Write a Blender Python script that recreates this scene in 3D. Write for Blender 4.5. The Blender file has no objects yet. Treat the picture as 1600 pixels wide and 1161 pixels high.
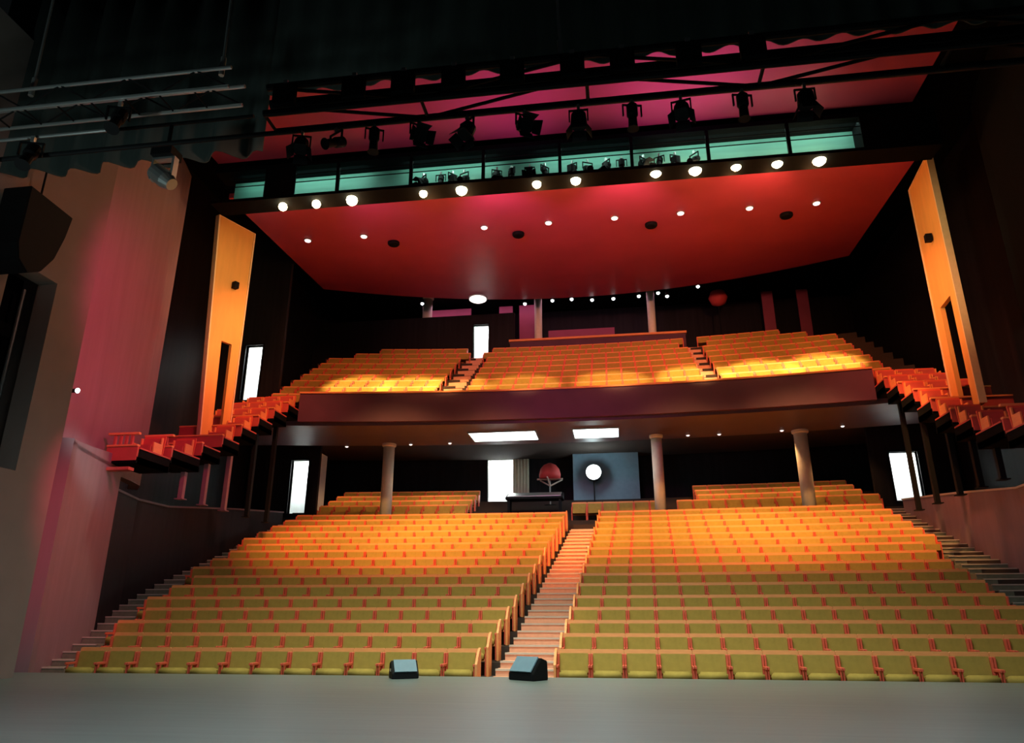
import bpy, bmesh, math, random
from mathutils import Vector, Matrix
random.seed(7)
S = bpy.context.scene
COL = S.collection
PI = math.pi
R_ = math.radians

# ---------------------------------------------------------------- camera
cam_d = bpy.data.cameras.new('camera')
cam = bpy.data.objects.new('camera', cam_d); COL.objects.link(cam)
cam.location = (0, 0, 1.05)
cam.rotation_euler = (R_(90 + 18.9), 0, R_(8.1))
cam_d.sensor_width = 36; cam_d.lens = 1130 / 1600 * 36
cam_d.clip_start = 0.05; cam_d.clip_end = 200
S.camera = cam

# ---------------------------------------------------------------- world and exposure
w = bpy.data.worlds.new('dark_house'); S.world = w; w.use_nodes = True
w.node_tree.nodes['Background'].inputs[0].default_value = (0.5, 0.6, 0.65, 1)
w.node_tree.nodes['Background'].inputs[1].default_value = 0.004
S.view_settings.view_transform = 'Standard'
S.view_settings.look = 'None'
S.view_settings.exposure = 0
S.view_settings.gamma = 1

XC = -1.5      # centre line of the house

# ---------------------------------------------------------------- lights of the house and added fill
def spot(name, loc, target, power, color, deg, blend=0.6, radius=0.15, parent=None):
    l = bpy.data.lights.new(name, 'SPOT'); l.energy = power; l.color = color
    l.spot_size = R_(deg); l.spot_blend = blend; l.shadow_soft_size = radius
    o = bpy.data.objects.new(name, l); COL.objects.link(o)
    o.location = loc
    o.rotation_euler = (Vector(target) - Vector(loc)).to_track_quat('-Z', 'Y').to_euler()
    if parent:
        o.parent = parent; o.matrix_parent_inverse = Matrix.Translation(-parent.location)
    return o
def area(name, loc, target, power, color, sx, sy):
    l = bpy.data.lights.new(name, 'AREA'); l.shape = 'RECTANGLE'; l.size = sx; l.size_y = sy
    l.energy = power; l.color = color
    o = bpy.data.objects.new(name, l); COL.objects.link(o); o.location = loc
    o.rotation_euler = (Vector(target) - Vector(loc)).to_track_quat('-Z', 'Y').to_euler()
    return o
WARM = (1, 0.55, 0.2)
# work lights over the stage front: dim, slightly green; aisle and rig spots added
area('stage_work_light', (XC, 11.5, 10.1), (XC, 15.2, 0), 270, (0.85, 1.0, 0.75), 9, 1.2).data.spread = R_(85)
for x in (-10.2, -6.2, -2.2, 2.0, 6.2):
    spot('front_row_downlight', (x, 19.75, 14.1), (x, 16.8, 0), 2100, (0.95, 1.0, 0.66), 46, 1.0, 0.3)
for y0 in (17.5, 23.0):
    spot('aisle_fill_down', (-1.0, 19.6 if y0 < 20 else 20.4, 14.1), (-1.9, y0, 1), 1500 if y0 < 20 else 900, (1, 0.72, 0.5), 16 if y0 < 20 else 15, 0.5, 0.2)  # added spots to brighten the aisle stair, no fitting modelled
spot('aisle_fill_front', (-1.6, 12.0, 9.6), (-2.1, 18.2, 1.2), 620, (1, 0.78, 0.58), 17, 0.4, 0.15)  # added spot from the stage side to lighten the stair risers
spot('rig_fill_light', (-9.0, 4.0, 3.0), (-8.5, 8.5, 9.5), 450, (0.75, 1, 0.95), 75, 0.9, 0.3)  # added light that brings out the steel and the cables
spot('rig_fill_light_middle', (1.0, 3.0, 3.2), (0.2, 8.0, 10.5), 16, (0.75, 1, 0.95), 60, 0.9, 0.3)  # weak added light on the middle of the rig
area('deck_work_light', (-1.0, 5.2, 6.4), (-1.0, 8.6, 0), 560, (0.76, 0.93, 0.90), 8, 1.5).data.spread = R_(150)
# stalls washes from the bridge
for x, tx in ((-9.5, -8.2), (-5, -4.5), (2.5, 2.5), (7, 6.5)):
    spot('stalls_wash', (x, 20.4, 14.0), (tx, 25.8, 3.9), 10500, (1, 0.48, 0.15), 58, 0.8, 0.3)
# balcony front washes
for x, tx, p in ((-9.6, -11.0, 1500), (-8.4, -8.8, 1700), (-5.9, -6.8, 1200), (-2, -3.6, 700), (1.7, 0.2, 900), (4.2, 3.6, 1700), (5.5, 6.2, 2100), (6.8, 8.6, 2100)):
    spot('balcony_wash', (x, 20.4, 14.1), (tx, 29.3, 10.6), p * 7.0, (1, 0.58, 0.20), 21, 0.55, 0.15)
for x in (-7, 0.5, 6):
    spot('balcony_fill', (x, 20.4, 14.1), (x * 1.05, 32.0, 12.5), 2300, (1, 0.36, 0.14), 55, 0.9, 0.3)
# coloured side light
spot('wall_wash_magenta', (-6.0, 13.2, 9.0), (-13.5, 17.0, 8.2), 1900, (1, 0.05, 0.20), 68, 0.9, 0.3)
spot('wall_wash_white', (-7.5, 11.5, 7.5), (-12.9, 15.9, 4.9), 1500, (0.75, 1, 0.95), 15, 0.9, 0.2)
spot('wall_wash_low', (-7.0, 12.0, 6.0), (-13.0, 15.6, 2.4), 1200, (1, 0.08, 0.16), 40, 0.9, 0.2)
spot('reveal_wash', (-4.0, 9.5, 8.2), (-11.4, 12.8, 9.0), 200, (1, 0.5, 0.36), 50, 0.9, 0.2)
for x, p, c in ((-9, 150, (1, 0.25, 0.8)), (-4, 450, (1, 0.25, 0.6)), (1, 650, (1, 0.3, 0.35)), (6, 560, (1, 0.32, 0.16))):
    spot('ceiling_wash', (x, 20.9, 14.2), (x * 0.8 - 0.3, 28.5, 16.6), p * 1.25, c, 78, 0.9, 0.3)
for x, p in ((-6, 45), (-2.5, 190), (2.2, 270), (4.6, 80)):
    spot('front_ceiling_wash', (x, 18.2, 12.5), (x, 17.9, 16), p * 1.2, (1, 0.3, 1.0), 90, 1.0, 0.3)
spot('fascia_wash', (-3.0, 17.0, 10.0), (-1.5, 27.5, 9.2), 800, (1, 0.12, 0.5), 50, 1, 0.3)
for s in (-1, 1):
    spot('terrace_wash', (XC + s * 7, 20.2, 14.0), (XC + s * 12.4, 25.0, 8.6), 2600, (1, 0.26, 0.12), 62, 0.9, 0.2)
    spot('upper_corner_wash', (XC + s * 7, 20.2, 14.0), (XC + s * 12.2, 31.0, 12.6), 1300, (1, 0.3, 0.12), 30, 0.9, 0.2)
    spot('terrace_end_wash', (XC + s * 5, 12.5, 9.3), (XC + s * 12.2, 18.8, 5.6), 420, (1, 0.16, 0.25), 35, 0.9, 0.2)
    spot('fin_wash', (XC + s * 7, 18.5, 10.5), (XC + s * 12.3, 22.4, 11.5), 800, (1, 0.70, 0.36), 62, 0.9, 0.2)

# ---------------------------------------------------------------- materials
def mat(name, col, rough=0.7, metal=0.0, noise=0.15, scale=6.0, emit=None, estr=0.0, spec=0.3, stretch=None):
    m = bpy.data.materials.new(name); m.use_nodes = True
    nt = m.node_tree; b = nt.nodes['Principled BSDF']
    b.inputs['Roughness'].default_value = rough; b.inputs['Metallic'].default_value = metal
    b.inputs['Specular IOR Level'].default_value = spec
    if noise > 0:
        tc = nt.nodes.new('ShaderNodeTexCoord'); mp = nt.nodes.new('ShaderNodeMapping')
        if stretch: mp.inputs['Scale'].default_value = stretch
        n = nt.nodes.new('ShaderNodeTexNoise'); n.inputs['Scale'].default_value = scale
        n.inputs['Detail'].default_value = 3
        r = nt.nodes.new('ShaderNodeMapRange')
        r.inputs[3].default_value = 1 - noise; r.inputs[4].default_value = 1 + noise
        mx = nt.nodes.new('ShaderNodeVectorMath'); mx.operation = 'SCALE'
        mx.inputs[0].default_value = col
        nt.links.new(tc.outputs['Object'], mp.inputs[0]); nt.links.new(mp.outputs[0], n.inputs['Vector'])
        nt.links.new(n.outputs[0], r.inputs[0]); nt.links.new(r.outputs[0], mx.inputs['Scale'])
        nt.links.new(mx.outputs[0], b.inputs['Base Color'])
    else:
        b.inputs['Base Color'].default_value = (*col, 1)
    if emit:
        b.inputs['Emission Color'].default_value = (*emit, 1); b.inputs['Emission Strength'].default_value = estr
    return m
M = {}
M['deck'] = mat('stage_boards', (0.125, 0.155, 0.155), 0.42, noise=0.22, scale=1.2, stretch=(0.5, 6, 1), spec=0.5)
M['deck_edge'] = mat('deck_edge', (0.06, 0.06, 0.055), 0.7)
M['carpet'] = mat('dark_carpet', (0.05, 0.035, 0.03), 0.95, noise=0.3, scale=30)
M['stair'] = mat('aisle_carpet', (0.75, 0.40, 0.27), 0.9, noise=0.12, scale=12)
M['side_stair'] = mat('side_stair', (0.20, 0.20, 0.15), 0.9, noise=0.3, scale=8)
M['fabric'] = mat('mustard_fabric', (0.40, 0.27, 0.06), 0.9, noise=0.2, scale=9)
M['timber'] = mat('seat_timber', (0.85, 0.33, 0.12), 0.45, noise=0.15, scale=5, stretch=(1, 1, 8))
M['arm'] = mat('red_armrest', (0.72, 0.12, 0.07), 0.5, noise=0.1)
M['black'] = mat('black_paint', (0.006, 0.007, 0.008), 0.8, noise=0.2, spec=0.04)
M['wall_black'] = mat('black_slatted_wall', (0.016, 0.014, 0.017), 0.55, noise=0.5, scale=1.5, stretch=(4, 4, 0.2), spec=0.12)
M['metal_black'] = mat('black_metal', (0.007, 0.007, 0.008), 0.6, noise=0.1, spec=0.10)
M['steel'] = mat('galvanised_steel', (0.45, 0.47, 0.47), 0.35, metal=0.8, noise=0.1)
M['drape'] = mat('black_drape', (0.035, 0.045, 0.042), 0.95, noise=0.25, scale=3, stretch=(3, 3, 0.3))
M['wall'] = mat('plaster_wall', (0.26, 0.17, 0.19), 0.6, noise=0.18, scale=1.3, stretch=(3, 3, 0.3))
M['reveal'] = mat('reveal_plaster', (0.26, 0.20, 0.18), 0.8, noise=0.15, scale=1.5)
M['ceiling'] = mat('red_ceiling', (0.46, 0.065, 0.13), 0.5, noise=0.15, scale=0.7)
M['fin'] = mat('fin_timber', (0.80, 0.42, 0.11), 0.5, noise=0.15, scale=2, stretch=(2, 2, 0.4))
M['fin_edge'] = mat('fin_edge', (0.85, 0.62, 0.34), 0.5, noise=0.1)
M['fascia'] = mat('fascia_panel', (0.10, 0.035, 0.07), 0.5, noise=0.2, scale=1.2)
M['soffit'] = mat('soffit_paint', (0.13, 0.085, 0.11), 0.5, noise=0.15, scale=1)
M['cream'] = mat('cream_column', (0.78, 0.73, 0.58), 0.5, noise=0.1)
M['teal'] = mat('teal_panel', (0.14, 0.33, 0.27), 0.6, noise=0.25, scale=1.0, stretch=(0.4, 1, 5))
M['white'] = mat('white_lobby_paint', (0.85, 0.87, 0.86), 0.8, noise=0.03)
M['terrace'] = mat('terrace_red', (0.55, 0.10, 0.08), 0.5, noise=0.15, scale=4)
M['post'] = mat('post_lit_tint', (0.34, 0.16, 0.20), 0.5, noise=0.1)
M['purple'] = mat('purple_panel', (0.30, 0.06, 0.12), 0.6, noise=0.2, scale=1.5)
M['red'] = mat('red_shade', (0.55, 0.06, 0.06), 0.6, noise=0.1)
M['slate'] = mat('slate_blue_paint', (0.16, 0.25, 0.33), 0.5, noise=0.15)
M['ledge'] = mat('pale_ledge', (0.55, 0.48, 0.42), 0.6, noise=0.1)
M['bulb'] = mat('bulb_glow', (1, 0.9, 0.7), 0.4, noise=0, emit=(1, 0.80, 0.45), estr=22)
M['bulb_white'] = mat('white_glow', (1, 1, 1), 0.4, noise=0, emit=(0.9, 1, 1), estr=6)
M['panel_white'] = mat('door_spill_glow', (1, 1, 1), 0.4, noise=0, emit=(0.92, 1, 1), estr=7.0)
M['downlight'] = mat('downlight_glow', (1, 1, 1), 0.4, noise=0, emit=(1, 0.85, 0.8), estr=2.0)

# ---------------------------------------------------------------- mesh helpers
class MB:
    def __init__(s): s.v = []; s.f = []; s.m = []
    def add(s, vs, fs, mi=0, T=None):
        n = len(s.v)
        s.v += [tuple(T @ Vector(v)) if T else tuple(v) for v in vs]
        s.f += [tuple(i + n for i in f) for f in fs]; s.m += [mi] * len(fs)
        return s
    def box(s, x0, x1, y0, y1, z0, z1, mi=0, T=None):
        vs = [(x0,y0,z0),(x1,y0,z0),(x1,y1,z0),(x0,y1,z0),(x0,y0,z1),(x1,y0,z1),(x1,y1,z1),(x0,y1,z1)]
        return s.add(vs, [(0,3,2,1),(4,5,6,7),(0,1,5,4),(1,2,6,5),(2,3,7,6),(3,0,4,7)], mi, T)
    def prism(s, pts, z0, z1, mi=0, T=None):      # plan polygon (counter-clockwise) extruded in z; z may be a list
        n = len(pts)
        a = z0 if isinstance(z0, (list, tuple)) else [z0] * n
        b = z1 if isinstance(z1, (list, tuple)) else [z1] * n
        vs = [(p[0], p[1], a[i]) for i, p in enumerate(pts)] + [(p[0], p[1], b[i]) for i, p in enumerate(pts)]
        fs = [tuple(range(n))[::-1], tuple(range(n, 2*n))] + [(i, (i+1) % n, n + (i+1) % n, n + i) for i in range(n)]
        return s.add(vs, fs, mi, T)
    def tube(s, a, b, r, n=8, mi=0, r2=None, caps=True):
        a = Vector(a); b = Vector(b); d = (b - a); r2 = r if r2 is None else r2
        q = d.to_track_quat('Z', 'Y')
        vs = []
        for p, rr in ((a, r), (b, r2)):
            for k in range(n):
                t = 2 * PI * k / n
                vs.append(tuple(p + q @ Vector((rr * math.cos(t), rr * math.sin(t), 0))))
        fs = [(k, (k+1) % n, n + (k+1) % n, n + k) for k in range(n)]
        if caps: fs += [tuple(range(n))[::-1], tuple(range(n, 2*n))]
        return s.add(vs, fs, mi)
    def lathe(s, prof, n=16, mi=0, T=None):
        vs = []
        for r, z in prof:
            for k in range(n):
                t = 2 * PI * k / n; vs.append((r * math.cos(t), r * math.sin(t), z))
        fs = []
        for j in range(len(prof) - 1):
            for k in range(n):
                fs.append((j*n+k, j*n+(k+1) % n, (j+1)*n+(k+1) % n, (j+1)*n+k))
        fs += [tuple(range(n))[::-1], tuple(range((len(prof)-1)*n, len(prof)*n))]
        return s.add(vs, fs, mi, T)
    def mesh(s, name, mats, bevel=0, seg=2, smooth=False):
        me = bpy.data.meshes.new(name); me.from_pydata(s.v, [], s.f)
        for m in (mats if isinstance(mats, (list, tuple)) else [mats]): me.materials.append(m)
        me.polygons.foreach_set('material_index', s.m)
        if bevel:
            bm = bmesh.new(); bm.from_mesh(me)
            bmesh.ops.bevel(bm, geom=bm.edges[:], offset=bevel, segments=seg, affect='EDGES', clamp_overlap=True)
            bm.to_mesh(me); bm.free()
        if smooth: me.polygons.foreach_set('use_smooth', [True] * len(me.polygons))
        me.update()
        return me
    def build(s, name, mats, parent=None, bevel=0, seg=2, smooth=False):
        return link(name, s.mesh(name, mats, bevel, seg, smooth), parent)
def link(name, data, parent=None, loc=None):
    o = bpy.data.objects.new(name, data); COL.objects.link(o)
    if parent:
        o.parent = parent
        if data is not None and loc is None and parent.type == 'EMPTY':
            o.matrix_parent_inverse = Matrix.Identity(4)
    if loc is not None: o.location = loc
    return o
def empty(name, loc, label, cat, group=None, rz=0):
    o = bpy.data.objects.new(name, None); COL.objects.link(o)
    o.location = loc; o.rotation_euler = (0, 0, rz); o.empty_display_size = 0.1
    return tag(o, label, cat, group)
def tag(o, label=None, cat=None, group=None, kind=None):
    if label: o['label'] = label
    if cat: o['category'] = cat
    if group: o['group'] = group
    if kind: o['kind'] = kind
    return o
def struct(name, mb, mats, **k):
    return tag(mb.build(name, mats, **k), kind='structure')
ORD = ['first','second','third','fourth','fifth','sixth','seventh','eighth','ninth','tenth','eleventh','twelfth',
       'thirteenth','fourteenth','fifteenth','sixteenth','seventeenth','eighteenth','nineteenth','twentieth']

# ---------------------------------------------------------------- stalls profile
TOP = [0.47,0.76,1.03,1.33,1.63,1.97,2.29,2.61,2.94,3.27,3.58,3.89,4.22,4.56,4.90,5.23]
def rowY(i): return 15.75 + 0.95 * i
def rowtop(i):
    if i <= 15: return TOP[i]
    return 5.9 + 0.36 * (i - 17)
SAG = 220.0
def curve(x): return -(x - XC) ** 2 / SAG
SEAT_H = 0.88
def interp(v, xs, ys):
    for k in range(len(xs) - 1):
        if v <= xs[k+1]:
            t = (v - xs[k]) / (xs[k+1] - xs[k]); return ys[k] + t * (ys[k+1] - ys[k])
    return ys[-1]
def left_edge(y): return interp(y, [15, 17, 19, 22, 26, 31], [-11.6, -12.3, -12.7, -13.3, -13.65, -14.0])
def right_edge(y): return interp(y, [15, 17, 19, 22, 26, 31], [8.6, 8.75, 9.1, 9.65, 9.95, 10.15])
def aisleL(y): return -2.95 + (y - 15) / 15 * 0.98
def aisleR(y): return -1.38 + (y - 15) / 15 * 0.70

# ---------------------------------------------------------------- structure: stage and floors
mb = MB()
pts = [(-14.5, -4), (11.5, -4)]
for k in range(21):
    x = 11.5 - 26.0 * k / 20; pts.append((x, 14.85 - (x - XC) ** 2 / 600))
mb.prism(pts, -0.25, 0.0)
struct('floor', mb, M['deck'])
mb = MB()
pts = []
for k in range(21):
    x = 11.5 - 26.0 * k / 20; pts.append((x, 14.80 - (x - XC) ** 2 / 600))
pp = [(x, y - 0.3) for x, y in pts[::-1]] + pts
mb.prism(pp, -0.9, -0.25)
struct('trim_1', mb, M['deck_edge'])
# stalls floor: curved terraces
def terrace_strip(mb, x0, x1, ya, yb, z0, z1, n=12, mi=0, cur=True):
    """a curved step between depth ya and yb"""
    c = curve if cur else (lambda x: 0)
    xs = [x0 + (x1 - x0) * k / n for k in range(n + 1)]
    pts = [(x, ya + c(x)) for x in xs] + [(x, yb + c(x)) for x in xs[::-1]]
    return mb.prism(pts, z0, z1, mi)
mb = MB()
terrace_strip(mb, -14.6, 11.8, 14.9, rowY(0) + 0.25, -0.9, TOP[0] - SEAT_H)
for i in range(1, 16):
    terrace_strip(mb, -14.6, 11.8, rowY(i) - 0.70, rowY(i) + 0.25, -0.9, rowtop(i) - SEAT_H)
for i in range(16, 22):
    terrace_strip(mb, -16.8, 13.8, rowY(i) - 0.70, rowY(i) + 0.25, 3.0, (rowtop(i) if i > 16 else 5.6) - SEAT_H)
terrace_strip(mb, -16.8, 13.8, rowY(22) - 0.7, 37.0, 3.0, 6.62)
struct('floor_stalls', mb, M['carpet'])
# centre aisle stair, two treads to each row
mb = MB()
for i in range(0, 16):
    zf = rowtop(i) - SEAT_H; zn = rowtop(i + 1) - SEAT_H if i < 15 else zf + 0.2
    ya = rowY(i) - 0.70
    for k, (a, b) in enumerate(((-0.04, 0.45), (0.45, 0.91))):
        z1 = zf + 0.02 + (zn - zf) * 0.5 * k
        y0, y1 = ya + a, ya + b
        l0, r0 = aisleL(y0) + 0.16, aisleR(y0) - 0.10
        c = curve(-1.7)
        mb.prism([(l0, y0 + c), (r0, y0 + c), (r0, y1 + c), (l0, y1 + c)], zf - 0.3, z1)
        mb.prism([(l0, y0 + c - 0.03), (r0, y0 + c - 0.03), (r0, y0 + c + 0.05), (l0, y0 + c + 0.05)], z1 - 0.03, z1 + 0.012, 1)
struct('trim_2', mb, [M['stair'], M['ledge']])
# side stairs along the outer walls
mb = MB()
for i in range(0, 18):
    zf = (rowtop(i) if i != 16 else 5.6) - SEAT_H
    zn = (rowtop(i+1) if i != 15 else 5.6) - SEAT_H
    ya = rowY(i) - 0.70
    for k in range(2):
        y0 = ya - 0.04 + 0.475 * k; y1 = y0 + 0.475
        z1 = zf + 0.02 + (zn - zf) * 0.5 * k
        for (xa, xb) in ((-14.45, left_edge(y0) - 0.12), (right_edge(y0) + 0.12, 11.4)):
            c = curve(xa)
            mb.prism([(xa, y0 + c), (xb, y0 + c), (xb, y1 + c), (xa, y1 + c)], zf - 0.3, z1)
            mb.prism([(xa, y0 + c - 0.02), (xb, y0 + c - 0.02), (xb, y0 + c + 0.05), (xa, y0 + c + 0.05)], z1 - 0.02, z1 + 0.01, 1)
struct('trim_3', mb, [M['side_stair'], M['ledge']])

# ---------------------------------------------------------------- theatre seats
SW = 0.67
def rounded_panel(mb, x0, x1, y0, y1, z0, z1, r=0.05, n=4, mi=0, lean=0.12):
    """upright panel with rounded top corners and a slight lean"""
    prof = [(x0, z0), (x1, z0)]
    for k in range(n + 1):
        t = PI / 2 * k / n; prof.append((x1 - r + r * math.cos(t), z1 - r + r * math.sin(t)))
    for k in range(n + 1):
        t = PI / 2 + PI / 2 * k / n; prof.append((x0 + r + r * math.cos(t), z1 - r + r * math.sin(t)))
    m = len(prof); L = lambda z: lean * (z - z0)
    vs = [(x, y0 + L(z), z) for x, z in prof] + [(x, y1 + L(z), z) for x, z in prof]
    fs = [tuple(range(m)), tuple(range(m, 2*m))[::-1]] + [(i, m + i, m + (i+1) % m, (i+1) % m) for i in range(m)]
    return mb.add(vs, fs, mi)
mb = MB(); rounded_panel(mb, -0.333, 0.333, 0.0, 0.045, 0.30, 0.88, 0.025); me_shell = mb.mesh('back_shell', M['timber'])
mb = MB(); rounded_panel(mb, -0.290, 0.290, -0.045, -0.001, 0.44, 0.805, 0.02, lean=0.12); me_pad = mb.mesh('backrest', M['fabric'], bevel=0.012)
def cushion_mb():
    mb = MB()
    vs = [(-0.27,-0.48,0.33),(0.27,-0.48,0.33),(0.27,-0.05,0.32),(-0.27,-0.05,0.32),
          (-0.27,-0.47,0.515),(0.27,-0.47,0.515),(0.27,-0.05,0.43),(-0.27,-0.05,0.43)]
    return mb.add(vs, [(0,3,2,1),(4,5,6,7),(0,1,5,4),(1,2,6,5),(2,3,7,6),(3,0,4,7)])
me_cush = cushion_mb().mesh('seat_cushion', M['fabric'], bevel=0.035, seg=2, smooth=True)
mb = MB(); mb.box(-0.018, 0.018, -0.42, -0.01, 0.55, 0.60); mb.box(-0.014, 0.014, -0.36, -0.31, 0.02, 0.55); mb.box(-0.019, 0.019, -0.085, -0.012, 0.02, 0.80)
me_arm = mb.mesh('armrest', M['arm'], bevel=0.006, seg=1)
mb = MB(); mb.box(-0.05, 0.05, -0.30, -0.05, 0.03, 0.325); mb.box(-0.10, 0.10, -0.34, 0.0, 0.003, 0.03); me_ped = mb.mesh('pedestal', M['metal_black'])
def endpanel(sign):
    mb = MB()
    prof = [(-0.40, 0.01), (0.03, 0.01), (0.06, 0.86)]
    for k in range(5):
        t = k / 4; prof.append((0.04 - 0.40 * t, 0.90 - 0.02 * t - 0.22 * t * t))
    prof.append((-0.44, 0.60))
    m = len(prof); x0, x1 = (0.337, 0.385) if sign > 0 else (-0.385, -0.337)
    vs = [(x0, a, b) for a, b in prof] + [(x1, a, b) for a, b in prof]
    fs = [tuple(range(m))[::-1], tuple(range(m, 2*m))] + [(i, (i+1) % m, m + (i+1) % m, m + i) for i in range(m)]
    return mb.add(vs, fs).mesh('end_panel', M['timber'])
me_endR = endpanel(1); me_endL = endpanel(-1)
WID = ['front row', 'second row', 'third row', 'fourth row', 'fifth row', 'sixth row', 'seventh row', 'eighth row', 'ninth row', 'tenth row']
proto = [('backrest', me_shell, 0), ('backrest_pad', me_pad, 0), ('seat_cushion', me_cush, 0), ('armrest', me_arm, -0.311), ('armrest', me_arm, 0.311), ('pedestal', me_ped, 0)]
count = 0
stuff_spots = []
def cardinal(k): return ORD[k] if k < len(ORD) else str(k)
for i in range(16):
    y = rowY(i); z = rowtop(i) - SEAT_H
    nl = int((aisleL(y) - left_edge(y) - 0.05) / SW)
    nr = int((right_edge(y) - aisleR(y) - 0.05) / SW)
    row = []
    for k in range(nl): row.append((aisleL(y) - 0.04 - SW * (k + 0.5), 'left', k, k == nl - 1))
    for k in range(nr):
        x = aisleR(y) + 0.04 + SW * (k + 0.5)
        if x < 0.468 * y + 0.75: row.append((x, 'right', k, k == nr - 1))
    for x, side, k, last in row:
        yy = y + curve(x); rz = -2 * (x - XC) / SAG
        if i < 10 and not (count >= 300):
            count += 1
            pos = f'{cardinal(k)} from the centre aisle' if k else 'beside the centre aisle'
            s = empty('theatre_seat', (x, yy, z + 0.001),
                      f'mustard-padded seat in the {WID[i]} of the {side} stalls block, {pos}', 'seat',
                      'seats in the stalls rows', rz)
            for nm, me, dx in proto:
                o = bpy.data.objects.new(nm, me); COL.objects.link(o)
                o.parent = shell if nm == 'backrest_pad' else s
                if nm == 'backrest': shell = o
                if dx: o.location = (dx, 0, 0)
            if k == 0:
                o = bpy.data.objects.new('end_panel', me_endR if side == 'left' else me_endL); COL.objects.link(o); o.parent = s
        else:
            stuff_spots.append((x, yy, z, rz, k == 0, side))
print('individual seats', count)
def seat_stuff(mb, x, y, z, rz, sc=1.0, end=0):
    T = Matrix.Translation((x, y, z)) @ Matrix.Rotation(rz, 4, 'Z') @ Matrix.Scale(sc, 4)
    n = len(mb.v)
    tmp = MB(); rounded_panel(tmp, -0.333, 0.333, 0.0, 0.045, 0.30, 0.88, 0.025, n=1); mb.add(tmp.v, tmp.f, 0, T)
    tmp = MB(); rounded_panel(tmp, -0.290, 0.290, -0.045, -0.001, 0.42, 0.805, 0.02, n=1); mb.add(tmp.v, tmp.f, 1, T)
    tmp = cushion_mb(); mb.add(tmp.v, tmp.f, 1, T)
    mb.box(-0.33, -0.292, -0.42, -0.01, 0.02, 0.60, 2, T); mb.box(0.292, 0.33, -0.42, -0.01, 0.02, 0.60, 2, T)
    mb.box(-0.33, -0.294, -0.085, -0.012, 0.60, 0.80, 2, T); mb.box(0.294, 0.33, -0.085, -0.012, 0.60, 0.80, 2, T)
    if end > 0: mb.box(0.337, 0.385, -0.42, 0.05, 0.01, 0.86, 0, T)
    if end < 0: mb.box(-0.385, -0.337, -0.42, 0.05, 0.01, 0.86, 0, T)
mb = MB()
for x, y, z, rz, e, side in stuff_spots:
    seat_stuff(mb, x, y, z + 0.001, rz, 1, (1 if side == 'left' else -1) if e else 0)
# the rear block under the balcony, in three pieces
for i in range(17, 21):
    y = rowY(i); z = rowtop(i) - SEAT_H
    for a, b in ((-13.2 + 0.0, -6.3), (-1.9, 2.2), (3.6, 10.3 if i > 18 else 10.9)):
        if a > 3 and i == 17: a = 2.6
        n = int((b - a) / SW)
        if -2 < a < 0 and i > 17: continue
        for k in range(n):
            x = a + SW * (k + 0.5); seat_stuff(mb, x, y + curve(x), z + 0.001, -2 * (x - XC) / SAG)
tag(mb.build('theatre_seats', [M['timber'], M['fabric'], M['arm']]), 'orange-lit rear stalls seats, too many to count, below the balcony', 'seats', 'seats in the stalls rows', 'stuff')

# ---------------------------------------------------------------- balcony
def bc(x): return -(x - XC) ** 2 / 137.0
def strip(mb, x0, x1, ya, yb, z0, z1, n=16, mi=0):
    xs = [x0 + (x1 - x0) * k / n for k in range(n + 1)]
    pts = [(x, ya + bc(x)) for x in xs] + [(x, yb + bc(x)) for x in xs[::-1]]
    return mb.prism(pts, z0, z1, mi)
BX0, BX1 = -12.6, 9.6
mb = MB()
strip(mb, BX0, BX1, 27.75, 27.95, 8.62, 9.80, 20, 0)        # fascia
strip(mb, BX0, BX1, 27.70, 28.00, 9.80, 9.87, 20, 1)        # top rail
struct('trim_4', mb, [M['fascia'], M['timber']])
mb = MB()
strip(mb, BX0 - 3.5, BX1 + 3.5, 27.96, 31.6, 8.50, 8.80, 20, 0)
struct('ceiling_soffit', mb, M['soffit'])
def brow(i): return 28.75 + 0.93 * i, 9.25 + 0.60 * i
mb = MB()
strip(mb, BX0, BX1, 27.96, 28.1, 8.8, 9.25)
for i in range(9):
    y, z = brow(i); strip(mb, BX0 - 2.2 * (i > -1), BX1 + 2.2, y - 0.75, y + 0.18, 8.81, z, 20)
strip(mb, BX0 - 2.2, BX1 + 2.2, brow(8)[0] + 0.18, 41, 9.8, brow(8)[1], 20)
struct('floor_balcony', mb, M['carpet'])
mb = MB()
for i in range(9):
    y, z = brow(i)
    x0, x1 = BX0 - (1.6 if i < 7 else 0.6), BX1 + (1.6 if i < 7 else 0.6)
    if i == 8: x0, x1 = BX0 + 0.4, BX1 - 0.4
    n = int((x1 - x0) / SW)
    for k in range(n):
        x = x0 + SW * (k + 0.5)
        if abs(x - (-6.95 + 0.0 * i)) < 0.55 or abs(x - 4.15) < 0.55: continue
        seat_stuff(mb, x, y + bc(x), z + 0.001, -2 * (x - XC) / 137)
tag(mb.build('balcony_seats', [M['timber'], M['fabric'], M['arm']]), 'orange-lit banks of seats covering the raked balcony', 'seats', None, 'stuff')
# balcony aisle stairs
mb = MB()
for i in range(9):
    y, z = brow(i)
    for xc in (-6.95, 4.15):
        for k in range(2):
            y0 = y - 0.75 + 0.465 * k
            mb.box(xc - 0.42, xc + 0.42, y0 + bc(xc), y0 + 0.465 + bc(xc), z - 0.1, z + 0.02 + 0.3 * k * (i < 8))
struct('trim_5', mb, M['stair'])
# rear parapet of the balcony centre block
mb = MB(); mb.box(-5.4, 4.15, 37.15, 37.3, 14.0, 15.62, 0); mb.box(-5.45, 4.2, 37.05, 37.4, 15.62, 15.74, 1)
struct('trim_6', mb, [M['fascia'], M['timber']])

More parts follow.
